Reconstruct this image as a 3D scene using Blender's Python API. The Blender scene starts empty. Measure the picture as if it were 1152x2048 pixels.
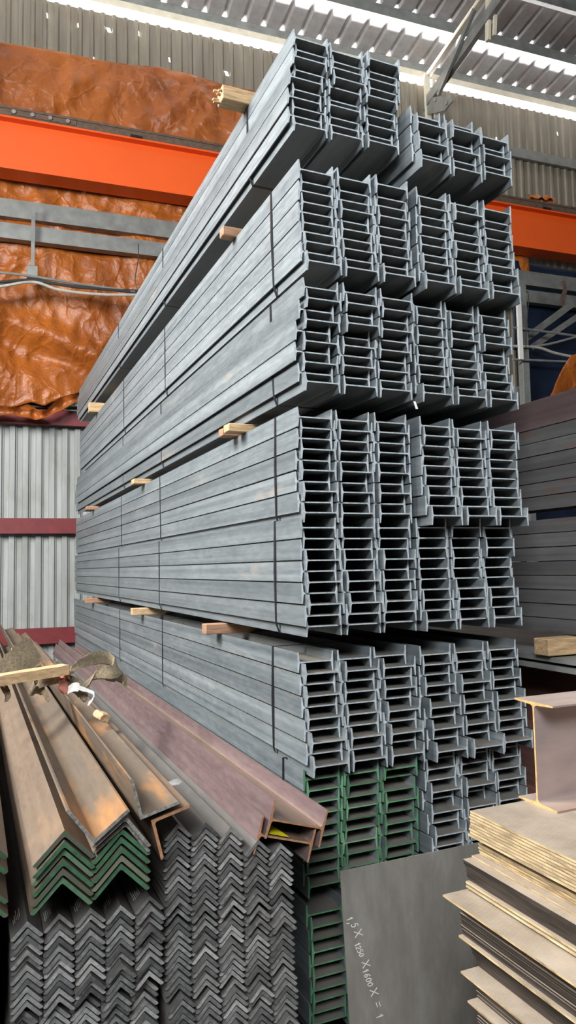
import bpy, bmesh, math, random
from mathutils import Vector, Matrix, noise

random.seed(7)
SC = bpy.context.scene
COL = SC.collection
R = math.radians

# ------------------------------------------------------------------ camera frame
F, PITCH, ROLL, YAW = 1460.0, 0.0751, -0.0191, 0.40997
CAM = Vector((0.0, 0.0, 2.30))
_f = Vector((math.sin(YAW)*math.cos(PITCH), math.cos(YAW)*math.cos(PITCH), math.sin(PITCH)))
_r = Vector((math.cos(YAW), -math.sin(YAW), 0.0))
_u = _r.cross(_f)
C_R = _r*math.cos(ROLL) + _u*math.sin(ROLL)
C_U = -_r*math.sin(ROLL) + _u*math.cos(ROLL)
C_F = _f
BA = YAW - 0.33895                       # the hall stands turned by this angle against the steel stacks
BX = Vector((math.cos(BA), -math.sin(BA), 0))
BY = Vector((math.sin(BA), math.cos(BA), 0))
BROT = Matrix.Rotation(-BA, 4, 'Z')

def ray(u, v):
    return C_F + C_R*((u-576)/F) - C_U*((v-1024)/F)
def at_Y(u, v, Y):
    d = ray(u, v); return CAM + d*(Y/d.y)
def at_X(u, v, X):
    d = ray(u, v); return CAM + d*(X/d.x)
def at_Z(u, v, z):
    d = ray(u, v); return CAM + d*((z-CAM.z)/d.z)
def at_BY(u, v, y):                      # -> hall coordinates (x', y', z)
    d = ray(u, v); k = y/d.dot(BY); p = CAM + d*k
    return Vector((p.dot(BX), p.dot(BY), p.z))
def at_BX(u, v, x):
    d = ray(u, v); k = x/d.dot(BX); p = CAM + d*k
    return Vector((p.dot(BX), p.dot(BY), p.z))

cam = bpy.data.cameras.new('camera'); cam_o = bpy.data.objects.new('camera', cam); COL.objects.link(cam_o)
cam.sensor_fit = 'VERTICAL'; cam.sensor_height = 36.0; cam.sensor_width = 36.0*1152/2048
cam.lens = F/2048*36.0
cam.clip_start = 0.05; cam.clip_end = 200
m = Matrix.Identity(4)
for i in range(3):
    m[i][0] = C_R[i]; m[i][1] = C_U[i]; m[i][2] = -C_F[i]; m[i][3] = CAM[i]
cam_o.matrix_world = m
SC.camera = cam_o

# ------------------------------------------------------------------ materials
class NT:
    def __init__(s, name):
        s.m = bpy.data.materials.new(name); s.m.use_nodes = True
        s.n = s.m.node_tree.nodes; s.l = s.m.node_tree.links
        s.b = s.n['Principled BSDF']
    def new(s, t, **kw):
        n = s.n.new(t)
        for k, v in kw.items(): setattr(n, k, v)
        return n
    def set(s, node, **kw):
        for k, v in kw.items(): node.inputs[k].default_value = v
    def coords(s, scale, rnd=True):
        tc = s.new('ShaderNodeTexCoord'); mp = s.new('ShaderNodeMapping')
        mp.inputs['Scale'].default_value = scale
        s.l.new(tc.outputs['Object'], mp.inputs['Vector'])
        if rnd:
            oi = s.new('ShaderNodeObjectInfo'); mu = s.new('ShaderNodeVectorMath', operation='SCALE')
            cx = s.new('ShaderNodeCombineXYZ')
            for k in range(3): s.l.new(oi.outputs['Random'], cx.inputs[k])
            s.l.new(cx.outputs[0], mu.inputs[0]); mu.inputs['Scale'].default_value = 57.0
            s.l.new(mu.outputs[0], mp.inputs['Location'])
        return mp.outputs[0]
    def noise(s, vec, scale, detail=4, rough=.6):
        n = s.new('ShaderNodeTexNoise'); s.l.new(vec, n.inputs['Vector'])
        n.inputs['Scale'].default_value = scale; n.inputs['Detail'].default_value = detail
        n.inputs['Roughness'].default_value = rough
        return n.outputs['Fac']
    def ramp(s, fac, stops):
        r = s.new('ShaderNodeValToRGB'); s.l.new(fac, r.inputs[0])
        e = r.color_ramp.elements
        while len(e) < len(stops): e.new(.5)
        for el, (p, c) in zip(e, stops):
            el.position = p; el.color = (c[0], c[1], c[2], 1) if len(c) == 3 else c
        return r.outputs[0]
    def mix(s, fac, a, b, mode='MIX'):
        n = s.new('ShaderNodeMix', data_type='RGBA', blend_type=mode)
        for i, x in ((0, fac), (6, a), (7, b)):
            if hasattr(x, 'is_output') or hasattr(x, 'links'): s.l.new(x, n.inputs[i])
            else: n.inputs[i].default_value = x if i == 0 else (x[0], x[1], x[2], 1)
        return n.outputs[2]
    def math(s, op, a, b=0.0):
        n = s.new('ShaderNodeMath', operation=op)
        for i, x in ((0, a), (1, b)):
            if hasattr(x, 'links'): s.l.new(x, n.inputs[i])
            else: n.inputs[i].default_value = x
        return n.outputs[0]
    def bump(s, h, strength=.2, dist=.01):
        b = s.new('ShaderNodeBump'); s.l.new(h, b.inputs['Height'])
        b.inputs['Strength'].default_value = strength; b.inputs['Distance'].default_value = dist
        s.l.new(b.outputs[0], s.b.inputs['Normal'])
    def out(s, col=None, rough=.6, metal=0.0):
        if col is not None:
            if hasattr(col, 'links'): s.l.new(col, s.b.inputs['Base Color'])
            else: s.b.inputs['Base Color'].default_value = (col[0], col[1], col[2], 1)
        if hasattr(rough, 'links'): s.l.new(rough, s.b.inputs['Roughness'])
        else: s.b.inputs['Roughness'].default_value = rough
        s.b.inputs['Metallic'].default_value = metal
        return s.m

def mat_steel(name, lo, mid, hi, dust=None, dust_amt=.8, rough=.5, metal=.35, streak=(9, .12, 26), rust=None, rust_lo=.62):
    t = NT(name)
    v = t.coords(streak); n1 = t.noise(v, 1.0, 3)
    v2 = t.coords((3, .8, 3)); n2 = t.noise(v2, 1.6, 5)
    n3 = t.noise(t.coords((14, 3, 14)), 3.0, 4, .7)
    f = t.math('ADD', t.math('MULTIPLY', n1, .5), t.math('ADD', t.math('MULTIPLY', n2, .3), t.math('MULTIPLY', n3, .2)))
    c = t.ramp(f, [(.33, lo), (.5, mid), (.68, hi)])
    if rust:
        k = t.ramp(n2, [(rust_lo, (0, 0, 0)), (rust_lo+.16, (1, 1, 1))])
        c = t.mix(k, c, rust)
    oi = t.new('ShaderNodeObjectInfo')
    br = t.math('ADD', t.math('MULTIPLY', oi.outputs['Random'], .35), .82)
    hs = t.new('ShaderNodeHueSaturation'); t.l.new(c, hs.inputs['Color']); t.l.new(br, hs.inputs['Value'])
    c = hs.outputs[0]
    if dust:                             # settled dust on whatever faces up
        g = t.new('ShaderNodeNewGeometry'); sx = t.new('ShaderNodeSeparateXYZ'); t.l.new(g.outputs['Normal'], sx.inputs[0])
        k = t.ramp(sx.outputs['Z'], [(.35, (0, 0, 0)), (.8, (1, 1, 1))])
        k = t.math('MULTIPLY', k, t.math('MULTIPLY', t.ramp(n2, [(.3, (.7, .7, .7)), (.6, (1, 1, 1))]), dust_amt))
        c = t.mix(k, c, dust)
    t.bump(n3, .12, .004)
    return t.out(c, t.ramp(n3, [(.3, (rough-.1,)*3), (.7, (rough+.12,)*3)]), metal)

def mat_plain(name, col, rough=.6, metal=0.0, var=.15, scale=8.0, stretch=(1, 1, 1), bump=0.0):
    t = NT(name)
    n = t.noise(t.coords(stretch), scale, 5)
    c = t.ramp(n, [(.3, tuple(x*(1-var) for x in col)), (.7, tuple(min(1, x*(1+var)) for x in col))])
    if bump: t.bump(n, bump, .01)
    return t.out(c, rough, metal)

M = {}
M['steel'] = mat_steel('mill_scale_steel', (.118, .140, .155), (.202, .230, .246), (.319, .347, .358), dust=(.269, .230, .185), dust_amt=.75, metal=.3, rough=.5, rust=(.448, .370, .291), rust_lo=.66)
M['end'] = mat_plain('sawn_steel_end', (.58, .65, .68), .5, .2, .28, 40)
M['green'] = None
M['black_steel'] = mat_steel('black_angle_steel', (.045, .05, .055), (.09, .095, .10), (.16, .165, .17), dust=(.25, .225, .20), dust_amt=.75, metal=.35, rough=.42)
def mat_end(name, cols, rough, metal, scale, lo, hi):
    t = NT(name)
    n = t.noise(t.coords((1, 1, 1)), scale, 5)
    oi = t.new('ShaderNodeObjectInfo')
    f = t.math('ADD', t.math('MULTIPLY', n, .6), t.math('MULTIPLY', oi.outputs['Random'], .4))
    c = t.ramp(f, cols)
    hs = t.new('ShaderNodeHueSaturation'); t.l.new(c, hs.inputs['Color'])
    wn = t.new('ShaderNodeTexWhiteNoise', noise_dimensions='1D'); t.l.new(oi.outputs['Random'], wn.inputs['W'])
    t.l.new(t.math('ADD', t.math('MULTIPLY', wn.outputs['Value'], hi-lo), lo), hs.inputs['Value'])
    t.bump(n, .25, .003)
    return t.out(hs.outputs[0], rough, metal)
M['black_end'] = mat_end('black_angle_end', [(.3, (.13, .135, .135)), (.5, (.26, .265, .265)), (.72, (.50, .50, .49))], .38, .3, 55, .6, 1.35)
M['brown'] = mat_steel('brown_scale_steel', (.088, .057, .060), (.140, .096, .096), (.208, .151, .143), dust=(.281, .198, .125), dust_amt=.55, metal=.15, rough=.5, streak=(14, .1, 14))
M['green'] = mat_end('green_painted_end', [(.30, (.03, .08, .042)), (.46, (.05, .135, .07)), (.58, (.08, .17, .095)), (.72, (.16, .145, .11))], .6, 0, 38, .6, 1.3)
M['green_beam_end'] = mat_end('green_beam_end', [(.30, (.055, .17, .08)), (.48, (.10, .29, .14)), (.66, (.15, .36, .19)), (.85, (.22, .20, .15))], .55, 0, 38, .7, 1.3)
M['brown_end'] = mat_plain('rusty_sawn_end', (.40, .20, .10), .7, 0, .3, 60)
M['rusty'] = mat_steel('dusty_rusty_steel', (.080, .054, .037), (.135, .095, .066), (.204, .153, .113), dust=(.156, .112, .077), dust_amt=.5, metal=.05, rough=.6, streak=(16, .35, 16), rust=(.276, .152, .069), rust_lo=.58)
M['orange_rust'] = mat_steel('orange_rust_steel', (.096, .085, .075), (.152, .112, .079), (.203, .142, .091), dust=(.152, .112, .075), dust_amt=.25, metal=.08, rough=.55, streak=(16, .5, 16), rust=(.494, .221, .065), rust_lo=.52)
M['pink_steel'] = mat_steel('pinkish_scale_steel', (.24, .20, .20), (.36, .275, .26), (.46, .36, .33), dust=(.42, .34, .27), dust_amt=.4, metal=.15, rough=.5, streak=(3, 3, 5), rust=(.34, .20, .15), rust_lo=.55)
M['grey_end'] = mat_plain('torch_cut_end', (.27, .26, .24), .6, .2, .5, 70, bump=.6)
M['yellow_rust_end'] = mat_plain('bright_rust_end', (.56, .33, .13), .65, 0, .35, 50)
M['strap'] = mat_plain('black_steel_strap', (.018, .02, .024), .4, .4, .2)
M['floor'] = mat_plain('concrete_floor', (.035, .033, .03), .85, 0, .25, 3)
M['timber'] = mat_plain('raw_timber', (.52, .35, .19), .8, 0, .35, 9, (1, 8, 8), bump=.3)
M['timber_dark'] = mat_plain('reddish_timber', (.36, .20, .12), .8, 0, .3, 9, (1, 8, 8), bump=.3)
M['crane'] = mat_plain('orange_crane_paint', (.80, .105, .012), .42, 0, .05, .7)
M['rail'] = mat_plain('rusty_rail_steel', (.13, .085, .06), .7, .2, .3, 12)
M['bolt'] = mat_plain('dull_bolt_steel', (.35, .32, .28), .5, .5, .2)
M['galv'] = mat_plain('galvanised_steel', (.22, .225, .215), .5, .35, .2, 5)
M['maroon'] = mat_plain('maroon_primer', (.17, .018, .022), .55, 0, .2, 5)
M['cream'] = mat_plain('cream_painted_steel', (.62, .58, .46), .6, 0, .12, 5)
M['greypaint'] = mat_plain('grey_painted_steel', (.20, .21, .20), .55, .1, .25, 4)
M['cable'] = mat_plain('pale_conduit', (.45, .43, .38), .5, .1, .2)
M['darkcable'] = mat_plain('black_cable', (.03, .03, .03), .5)
M['web'] = mat_plain('olive_webbing', (.21, .165, .105), .95, 0, .35, 70, (1, 1, 1), bump=.4)
M['redcloth'] = mat_plain('red_sling_sleeve', (.42, .15, .11), .95, 0, .35, 40)
M['white'] = mat_plain('white_plastic', (.75, .74, .72), .5, 0, .08)
M['yellow'] = mat_plain('yellow_plastic', (.75, .66, .02), .35, 0, .2, 9)
M['bluetarp'] = mat_plain('navy_tarpaulin', (.006, .014, .034), .5, 0, .3, 3)
M['chalk'] = mat_plain('white_chalk', (.80, .78, .72), .9, 0, .1)
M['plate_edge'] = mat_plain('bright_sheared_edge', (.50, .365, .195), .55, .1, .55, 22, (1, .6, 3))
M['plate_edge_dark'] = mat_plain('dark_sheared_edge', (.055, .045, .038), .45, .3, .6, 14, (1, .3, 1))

def mk_checker():
    t = NT('checker_plate_steel')
    v = t.coords((1, 1, 1))
    c = t.ramp(t.noise(v, 5, 6), [(.3, (.27, .215, .165)), (.55, (.40, .33, .26)), (.75, (.50, .42, .335))])
    # raised tear-drop lugs in two directions
    tc = t.new('ShaderNodeTexCoord'); hs = []
    for ang in (0, math.pi/2):
        mp = t.new('ShaderNodeMapping'); mp.inputs['Rotation'].default_value = (0, 0, ang + R(20)); mp.inputs['Scale'].default_value = (46, 46, 46)
        if ang: mp.inputs['Location'].default_value = (.5, .5, 0)
        t.l.new(tc.outputs['Object'], mp.inputs[0])
        fr = t.new('ShaderNodeVectorMath', operation='FRACTION'); t.l.new(mp.outputs[0], fr.inputs[0])
        sb = t.new('ShaderNodeVectorMath', operation='SUBTRACT'); t.l.new(fr.outputs[0], sb.inputs[0]); sb.inputs[1].default_value = (.5, .5, 0)
        ml = t.new('ShaderNodeVectorMath', operation='MULTIPLY'); t.l.new(sb.outputs[0], ml.inputs[0]); ml.inputs[1].default_value = (1.5, 8.0, 0)
        ln = t.new('ShaderNodeVectorMath', operation='LENGTH'); t.l.new(ml.outputs[0], ln.inputs[0])
        r = t.ramp(ln.outputs['Value'], [(.25, (1, 1, 1)), (.48, (0, 0, 0))]); hs.append(r)
    h = t.math('ADD', hs[0], hs[1])
    c = t.mix(t.math('MULTIPLY', h, .35), c, (.58, .50, .40))
    t.bump(h, .5, .0015)
    return t.out(c, .5, .15)
M['checker'] = mk_checker()

def mk_sheet():
    t = NT('oiled_sheet_steel')
    n = t.noise(t.coords((3.0, 1, 1.2)), 2.2, 7, .65)
    n2 = t.noise(t.coords((8, 1, 1)), 5, 4)
    c = t.ramp(n, [(.28, (.22, .205, .185)), (.5, (.31, .29, .26)), (.66, (.40, .38, .34)), (.8, (.26, .19, .16))])
    c = t.mix(t.math('MULTIPLY', n2, .35), c, (.28, .265, .235))
    return t.out(c, t.ramp(n2, [(.3, (.42,)*3), (.7, (.6,)*3)]), .3)
M['sheet'] = mk_sheet()

def mk_wall(name, lo, hi, stain):
    t = NT(name)
    n = t.noise(t.coords((5, 5, .35), False), 1.3, 5)
    n2 = t.noise(t.coords((1, 1, .6), False), 2.5, 6)
    c = t.ramp(n, [(.3, lo), (.7, hi)])
    c = t.mix(t.ramp(n2, [(.52, (0, 0, 0)), (.75, (.7, .7, .7))]), c, stain)
    return t.out(c, .6, .1)
M['wall_up'] = mk_wall('weathered_cladding', (.15, .133, .10), (.25, .225, .175), (.17, .12, .07))
M['wall_low'] = mk_wall('pale_cladding', (.28, .295, .28), (.44, .455, .44), (.26, .25, .22))
M['roof'] = mk_wall('galvanised_roofing', (.44, .44, .44), (.60, .59, .60), (.50, .42, .42))

def mk_tarp():
    t = NT('orange_tarpaulin')
    n = t.noise(t.coords((.5, 1, .35), False), 1.5, 6)
    v = t.coords((1, 1, 1), False)
    n2 = t.noise(v, 4.5, 6, .7)
    w = t.new('ShaderNodeTexNoise'); t.l.new(v, w.inputs['Vector']); w.inputs['Scale'].default_value = 1.1; w.inputs['Detail'].default_value = 4
    mx = t.mix(.45, v, w.outputs['Color'])
    hs = []
    for sc in (2.2, 5.0):
        vo = t.new('ShaderNodeTexVoronoi', feature='DISTANCE_TO_EDGE'); t.l.new(mx, vo.inputs['Vector']); vo.inputs['Scale'].default_value = sc
        hs.append(t.ramp(vo.outputs['Distance'], [(.0, (1, 1, 1)), (.12, (.25, .25, .25)), (.4, (0, 0, 0))]))
    h = t.math('ADD', t.math('MULTIPLY', hs[0], .7), t.math('ADD', t.math('MULTIPLY', hs[1], .35), t.math('MULTIPLY', n2, .8)))
    c = t.ramp(n, [(.28, (.13, .038, .012)), (.42, (.30, .080, .012)), (.7, (.44, .125, .015))])
    c = t.mix(t.ramp(n2, [(.54, (0, 0, 0)), (.78, (.6, .6, .6))]), c, (.09, .036, .017))
    t.bump(h, .5, .06)
    return t.out(c, .36, 0)
M['tarp'] = mk_tarp()

# ------------------------------------------------------------------ object helpers
def tag(o, label=None, cat=None, group=None, kind=None):
    if label: o['label'] = label
    if cat: o['category'] = cat
    if group: o['group'] = group
    if kind or label: o['kind'] = kind or 'thing'
    return o

def link(name, me, parent=None):
    o = bpy.data.objects.new(name, me); COL.objects.link(o)
    if parent: o.parent = parent
    return o

def empty(name, loc, rot=None):
    o = bpy.data.objects.new(name, None); COL.objects.link(o); o.location = loc
    o.empty_display_size = .1
    if rot: o.rotation_euler = rot
    return o

def prism(pts, y0, y1, mats, name='mesh', smooth=False):
    """closed outline in the x-z plane pushed along y; slot 0 = long sides, slot 1 = the cut ends"""
    me = bpy.data.meshes.new(name); n = len(pts)
    vs = [(x, y0, z) for x, z in pts] + [(x, y1, z) for x, z in pts]
    fs = [tuple(range(n-1, -1, -1)), tuple(range(n, 2*n))]
    fs += [(i, (i+1) % n, n+(i+1) % n, n+i) for i in range(n)]
    me.from_pydata(vs, [], fs)
    bm = bmesh.new(); bm.from_mesh(me)
    bmesh.ops.recalc_face_normals(bm, faces=bm.faces); bm.to_mesh(me); bm.free()
    for mm in mats: me.materials.append(mm)
    if len(mats) > 1:
        me.polygons[0].material_index = 1; me.polygons[1].material_index = 1
    return me

def h_outline(h, b, tf, tw, r=.008, taper=.0):
    """H profile lying on its side: web level, flanges upright, centred"""
    H, B, w = h/2, b/2, tw/2
    q = []
    def fil(cx, cz, a0, a1):
        return [(cx + r*math.cos(a0+(a1-a0)*k/3), cz + r*math.sin(a0+(a1-a0)*k/3)) for k in range(4)]
    e = tf*.62
    q += [(-H, -B), (-H+e, -B)]
    q += [(-H+tf, -w-r)] + fil(-H+tf+r, -w-r, math.pi, math.pi/2)[1:]
    q += fil(H-tf-r, -w-r, math.pi/2, 0)
    q += [(H-e, -B), (H, -B), (H, B), (H-e, B)]
    q += fil(H-tf-r, w+r, 0, -math.pi/2)
    q += fil(-H+tf+r, w+r, -math.pi/2, -math.pi)
    q += [(-H+e, B), (-H, B)]
    return q

def l_outline(leg, t, r=.006):
    """angle with its outer corner at the origin, legs along +x and +z turned so the bisector points along -z (roof shape)"""
    q = [(0, 0), (leg, 0), (leg, t*.55), (leg-t*.45, t)]
    for k in range(4):
        a = -math.pi/2 - (math.pi/2)*k/3
        q.append((t+r + r*math.cos(a), t+r + r*math.sin(a)))
    q += [(t, leg-t*.45), (t*.55, leg), (0, leg)]
    out = []
    for x, z in q:                       # rotate bisector (45 deg) to point down
        a = R(-135); out.append((x*math.cos(a)-z*math.sin(a), x*math.sin(a)+z*math.cos(a)))
    return out

def rot2(pts, deg):
    a = R(deg); c, s = math.cos(a), math.sin(a)
    return [(x*c-z*s, x*s+z*c) for x, z in pts]

def box_bm(bm, x0, x1, y0, y1, z0, z1, bev=0.0):
    vs = [bm.verts.new((x, y, z)) for x in (x0, x1) for y in (y0, y1) for z in (z0, z1)]
    fs = [(0, 1, 3, 2), (4, 6, 7, 5), (0, 4, 5, 1), (2, 3, 7, 6), (0, 2, 6, 4), (1, 5, 7, 3)]
    out = [bm.faces.new([vs[i] for i in f]) for f in fs]
    if bev:
        es = list({e for f in out for e in f.edges})
        bmesh.ops.bevel(bm, geom=es, offset=bev, segments=1, affect='EDGES')
    return out

def bm_obj(name, bm, mats, parent=None):
    bmesh.ops.recalc_face_normals(bm, faces=bm.faces)
    me = bpy.data.meshes.new(name); bm.to_mesh(me); bm.free()
    for mm in (mats if isinstance(mats, (list, tuple)) else [mats]): me.materials.append(mm)
    return link(name, me, parent)

def bar_bm(bm, a, b, w, h, up=Vector((0, 0, 1))):
    """rectangular bar from a to b; w across, h along up"""
    a, b = Vector(a), Vector(b); d = (b-a).normalized()
    s = d.cross(up).normalized(); t = s.cross(d).normalized()
    vs = []
    for p in (a, b):
        for i, j in ((-1, -1), (1, -1), (1, 1), (-1, 1)):
            vs.append(bm.verts.new(p + s*(w/2*i) + t*(h/2*j)))
    for f in ((0, 1, 2, 3), (7, 6, 5, 4), (0, 4, 5, 1), (1, 5, 6, 2), (2, 6, 7, 3), (3, 7, 4, 0)):
        bm.faces.new([vs[i] for i in f])

def angle_bar_bm(bm, a, b, w, t=.008, up=Vector((0, 0, 1)), flip=1):
    """L-section bar between two points"""
    a, b = Vector(a), Vector(b); d = (b-a).normalized()
    s = d.cross(up).normalized()*flip; q = s.cross(d).normalized()*flip
    prof = [(0, 0), (w, 0), (w, t), (t, t), (t, w), (0, w)]
    lo = [bm.verts.new(a + s*x + q*z) for x, z in prof]; hi = [bm.verts.new(b + s*x + q*z) for x, z in prof]
    n = len(prof)
    for i in range(n): bm.faces.new((lo[i], lo[(i+1) % n], hi[(i+1) % n], hi[i]))
    bm.faces.new(lo[::-1]); bm.faces.new(hi)

def tube_bm(bm, pts, r, n=8, closed=False):
    pts = [Vector(p) for p in pts]; rings = []
    for i, p in enumerate(pts):
        d = (pts[min(i+1, len(pts)-1)] - pts[max(i-1, 0)]).normalized()
        s = d.cross(Vector((0, 0, 1)))
        s = s.normalized() if s.length > 1e-3 else Vector((1, 0, 0))
        t = s.cross(d)
        rings.append([bm.verts.new(p + s*(r*math.cos(2*math.pi*k/n)) + t*(r*math.sin(2*math.pi*k/n))) for k in range(n)])
    for a, b in zip(rings, rings[1:]):
        for k in range(n): bm.faces.new((a[k], a[(k+1) % n], b[(k+1) % n], b[k]))
    bm.faces.new(rings[0][::-1]); bm.faces.new(rings[-1])

def smooth(o, ang=35):
    for p in o.data.polygons: p.use_smooth = True
    try:
        o.data.set_sharp_from_angle(angle=R(ang))
    except Exception: pass
    return o

def catmull(pts, k=8):
    pts = [Vector(p) for p in pts]; out = []
    for i in range(len(pts)-1):
        p0 = pts[max(i-1, 0)]; p1 = pts[i]; p2 = pts[i+1]; p3 = pts[min(i+2, len(pts)-1)]
        for j in range(k):
            t = j/k
            out.append(.5*((2*p1) + (p2-p0)*t + (2*p0-5*p1+4*p2-p3)*t*t + (3*p1-p0-3*p2+p3)*t**3))
    out.append(pts[-1]); return out

NUM = ['zero', 'one', 'two', 'three', 'four', 'five', 'six', 'seven', 'eight', 'nine', 'ten', 'eleven', 'twelve', 'thirteen', 'fourteen', 'fifteen',
       'sixteen', 'seventeen', 'eighteen', 'nineteen', 'twenty'] + ['twenty-'+x for x in ('one', 'two', 'three', 'four', 'five', 'six', 'seven', 'eight', 'nine')] + ['thirty'] + ['thirty-'+x for x in ('one', 'two', 'three', 'four', 'five', 'six', 'seven', 'eight', 'nine')] + ['forty']
ORD = ['', 'top', 'second', 'third', 'fourth', 'fifth', 'sixth', 'seventh', 'eighth']

# ------------------------------------------------------------------ the main stack of I-beams
CZ = CAM.z
TF, TW, HW = .0112, .0066, .1955
CP, SH = .216, .0185                     # column pitch, sideways step between nested rows
LEN = 8.35
# name: (tower, level, left x, z of the first web from the camera's height, pitch, front ends row by row, columns' first rows)
BUN = [
 ('left', 1, 1.47, 2.689, .0462, [3.20, 3.224, 3.21, 3.246, 3.24, 3.266, 3.262, 3.271, 3.275, 3.261]),
 ('right', 1, 2.15, 2.430, .0545, [3.185, 3.153, 3.19, 3.141, 3.18, 3.128]),
 ('left', 2, 1.47, 1.977, .0534, [3.173, 3.19, 3.18, 3.185, 3.186, 3.183, 3.172, 3.159, 3.165, 3.136]),
 ('right', 2, 2.15, 1.962, .0525, [3.158, 3.16, 3.167, 3.155, 3.17, 3.161, 3.165, 3.14, 3.155, 3.122]),
 ('left', 3, 1.47, 1.366, .0510, [3.15, 3.153, 3.185, 3.172, 3.205, 3.191, 3.214, 3.203, 3.225, 3.187]),
 ('right', 3, 2.15, 1.385, .0537, [3.232, 3.217, 3.227, 3.217, 3.229, 3.224, 3.221, 3.213, 3.225, 3.179]),
 ('left', 4, 1.47, .741, .0529, [3.248, 3.255, 3.256, 3.253, 3.278, 3.251, 3.29, 3.235, 3.265, 3.24]),
 ('right', 4, 2.15, .728, .0531, [3.195, 3.186, 3.195, 3.209, 3.19, 3.187, 3.196, 3.166, 3.166, 3.14]),
 ('left', 5, 1.47, .190, .0534, [3.234, 3.253, 3.244, 3.223, 3.245, 3.214, 3.236, 3.199, 3.203, 3.236]),
 ('right', 5, 2.15, .194, .0545, [3.26, 3.274, 3.26, 3.275, 3.25, 3.269, 3.245, 3.242, 3.245, 3.221]),
 ('left', 6, 1.47, -.468, .0529, [3.3, 3.259, 3.282, 3.25, 3.269, 3.24, 3.244, 3.204, 3.223, 3.185]),
 ('right', 6, 2.15, -.473, .0530, [3.264, 3.264, 3.276, 3.247, 3.276, 3.212, 3.241, 3.195, 3.223, 3.167]),
 ('left', 7, 1.47, -1.020, .0560, [3.259, 3.265, 3.264, 3.27, 3.269, 3.283, 3.283, 3.281, 3.289, 3.273]),
 ('right', 7, 2.15, -1.006, .0527, [3.259, 3.26, 3.253, 3.225, 3.283, 3.226, 3.242, 3.203, 3.208, 3.19]),
 ('left', 8, 1.47, -1.645, .0546, [3.261, 3.248, 3.244, 3.243, 3.239, 3.234, 3.23, 3.24, 3.246, 3.253]),
]
ROWDX = {('left', 1): {4: -.011, 6: -.012, 8: -.006}, ('left', 3): {2: -.010, 4: -.023, 6: -.022, 8: -.002}}   # rows pushed out sideways
_pm = {}
def beam_mesh(pitch, length, green):
    key = (round(pitch, 4), length, green)
    if key not in _pm:
        b = min(.1005, 2*pitch - TW - .0012)
        _pm[key] = prism(h_outline(HW, b, TF, TW), 0, length, [M['steel'], M['green_beam_end' if green else 'end']], 'i_beam')
    return _pm[key]

beams = []
for tower, lev, X, z0, pitch, fr in BUN:
    for i, y in enumerate(fr):
        for c in range(3):
            if tower == 'right' and lev == 1 and c == 2 and i == 0: continue
            if lev == 8 and c > 0 and i > 9: continue
            rng = random.Random(lev*1000 + (tower == 'right')*500 + i*10 + c)
            x = X + HW/2 + c*CP + (SH if i % 2 else 0) + rng.uniform(-.0012, .0012)
            yy = y + (rng.gauss(0, .011) if c else 0)
            if tower == 'right' and lev == 1 and c == 2: zi = z0 - (i-.35)*pitch*.98
            else: zi = z0 - i*pitch
            if c == 0: x += ROWDX.get((tower, lev), {}).get(i, 0)
            green = (lev == 7 and tower == 'left') or (lev == 8)
            beams.append(dict(t=tower, l=lev, i=i, c=c, x=x, y=yy, z=CZ+zi, p=pitch, g=green, n=len(fr)))
def weight(b):
    d2 = b['x']**2 + b['y']**2 + (b['z']-CZ)**2
    w = 10.0/d2
    if b['c'] == 0 and b['i'] % 2 == 0 and b['t'] == 'left': w += 8
    if b['c'] == 0 and b['i'] % 2 == 0 and b['t'] == 'right': w += .25
    if b['i'] == b['n']-1 and b['l'] <= 3: w += 1.5
    if b['i'] == b['n']-1: w += .3
    if b['i'] == 0: w += .3
    if b['l'] == 7 and b['t'] == 'right': w *= .6
    return w
grey = sorted([b for b in beams if not b['g']], key=weight, reverse=True)
single = set(id(b) for b in grey[:300])
rest = []
COLN = ['left', 'middle', 'right']
for b in beams:
    if b['l'] == 8 and b['c'] == 2: continue
    if not b['g'] and id(b) not in single:
        rest.append(b); continue
    me = beam_mesh(b['p'], LEN + .02*random.Random(b['l']).randint(-6, 6) - (.25 if b['l'] <= 2 else 0), b['g'])
    o = link('i_beam', me)
    o.location = (b['x'], b['y'], b['z'])
    o.rotation_euler = (0, random.Random(int(b['x']*1e5+b['z']*1e4)).uniform(-.003, .003), 0)
    what = 'green-ended I-beam' if b['g'] else 'grey I-beam'
    tag(o, f"{what}, row {NUM[b['i']+1]} of the {COLN[b['c']]} column, {ORD[b['l']]} bundle down, {b['t']} tower".replace('top bundle down', 'topmost bundle'),
        'steel beam', f"I-beams of the {ORD[b['l']]} bundle in the {b['t']} tower")
bm = bmesh.new()
for b in rest:
    me = beam_mesh(b['p'], LEN, False).copy()
    me.transform(Matrix.Translation((b['x'], b['y'], b['z'])))
    bm.from_mesh(me); bpy.data.meshes.remove(me)
me = bpy.data.meshes.new('i_beam'); bm.to_mesh(me); bm.free()
me.materials.append(M['steel']); me.materials.append(M['end'])
o = link('packed_beams', me)
tag(o, 'remaining grey I-beams packed among the single ones in the tall stack', 'steel beams', kind='stuff')

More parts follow.
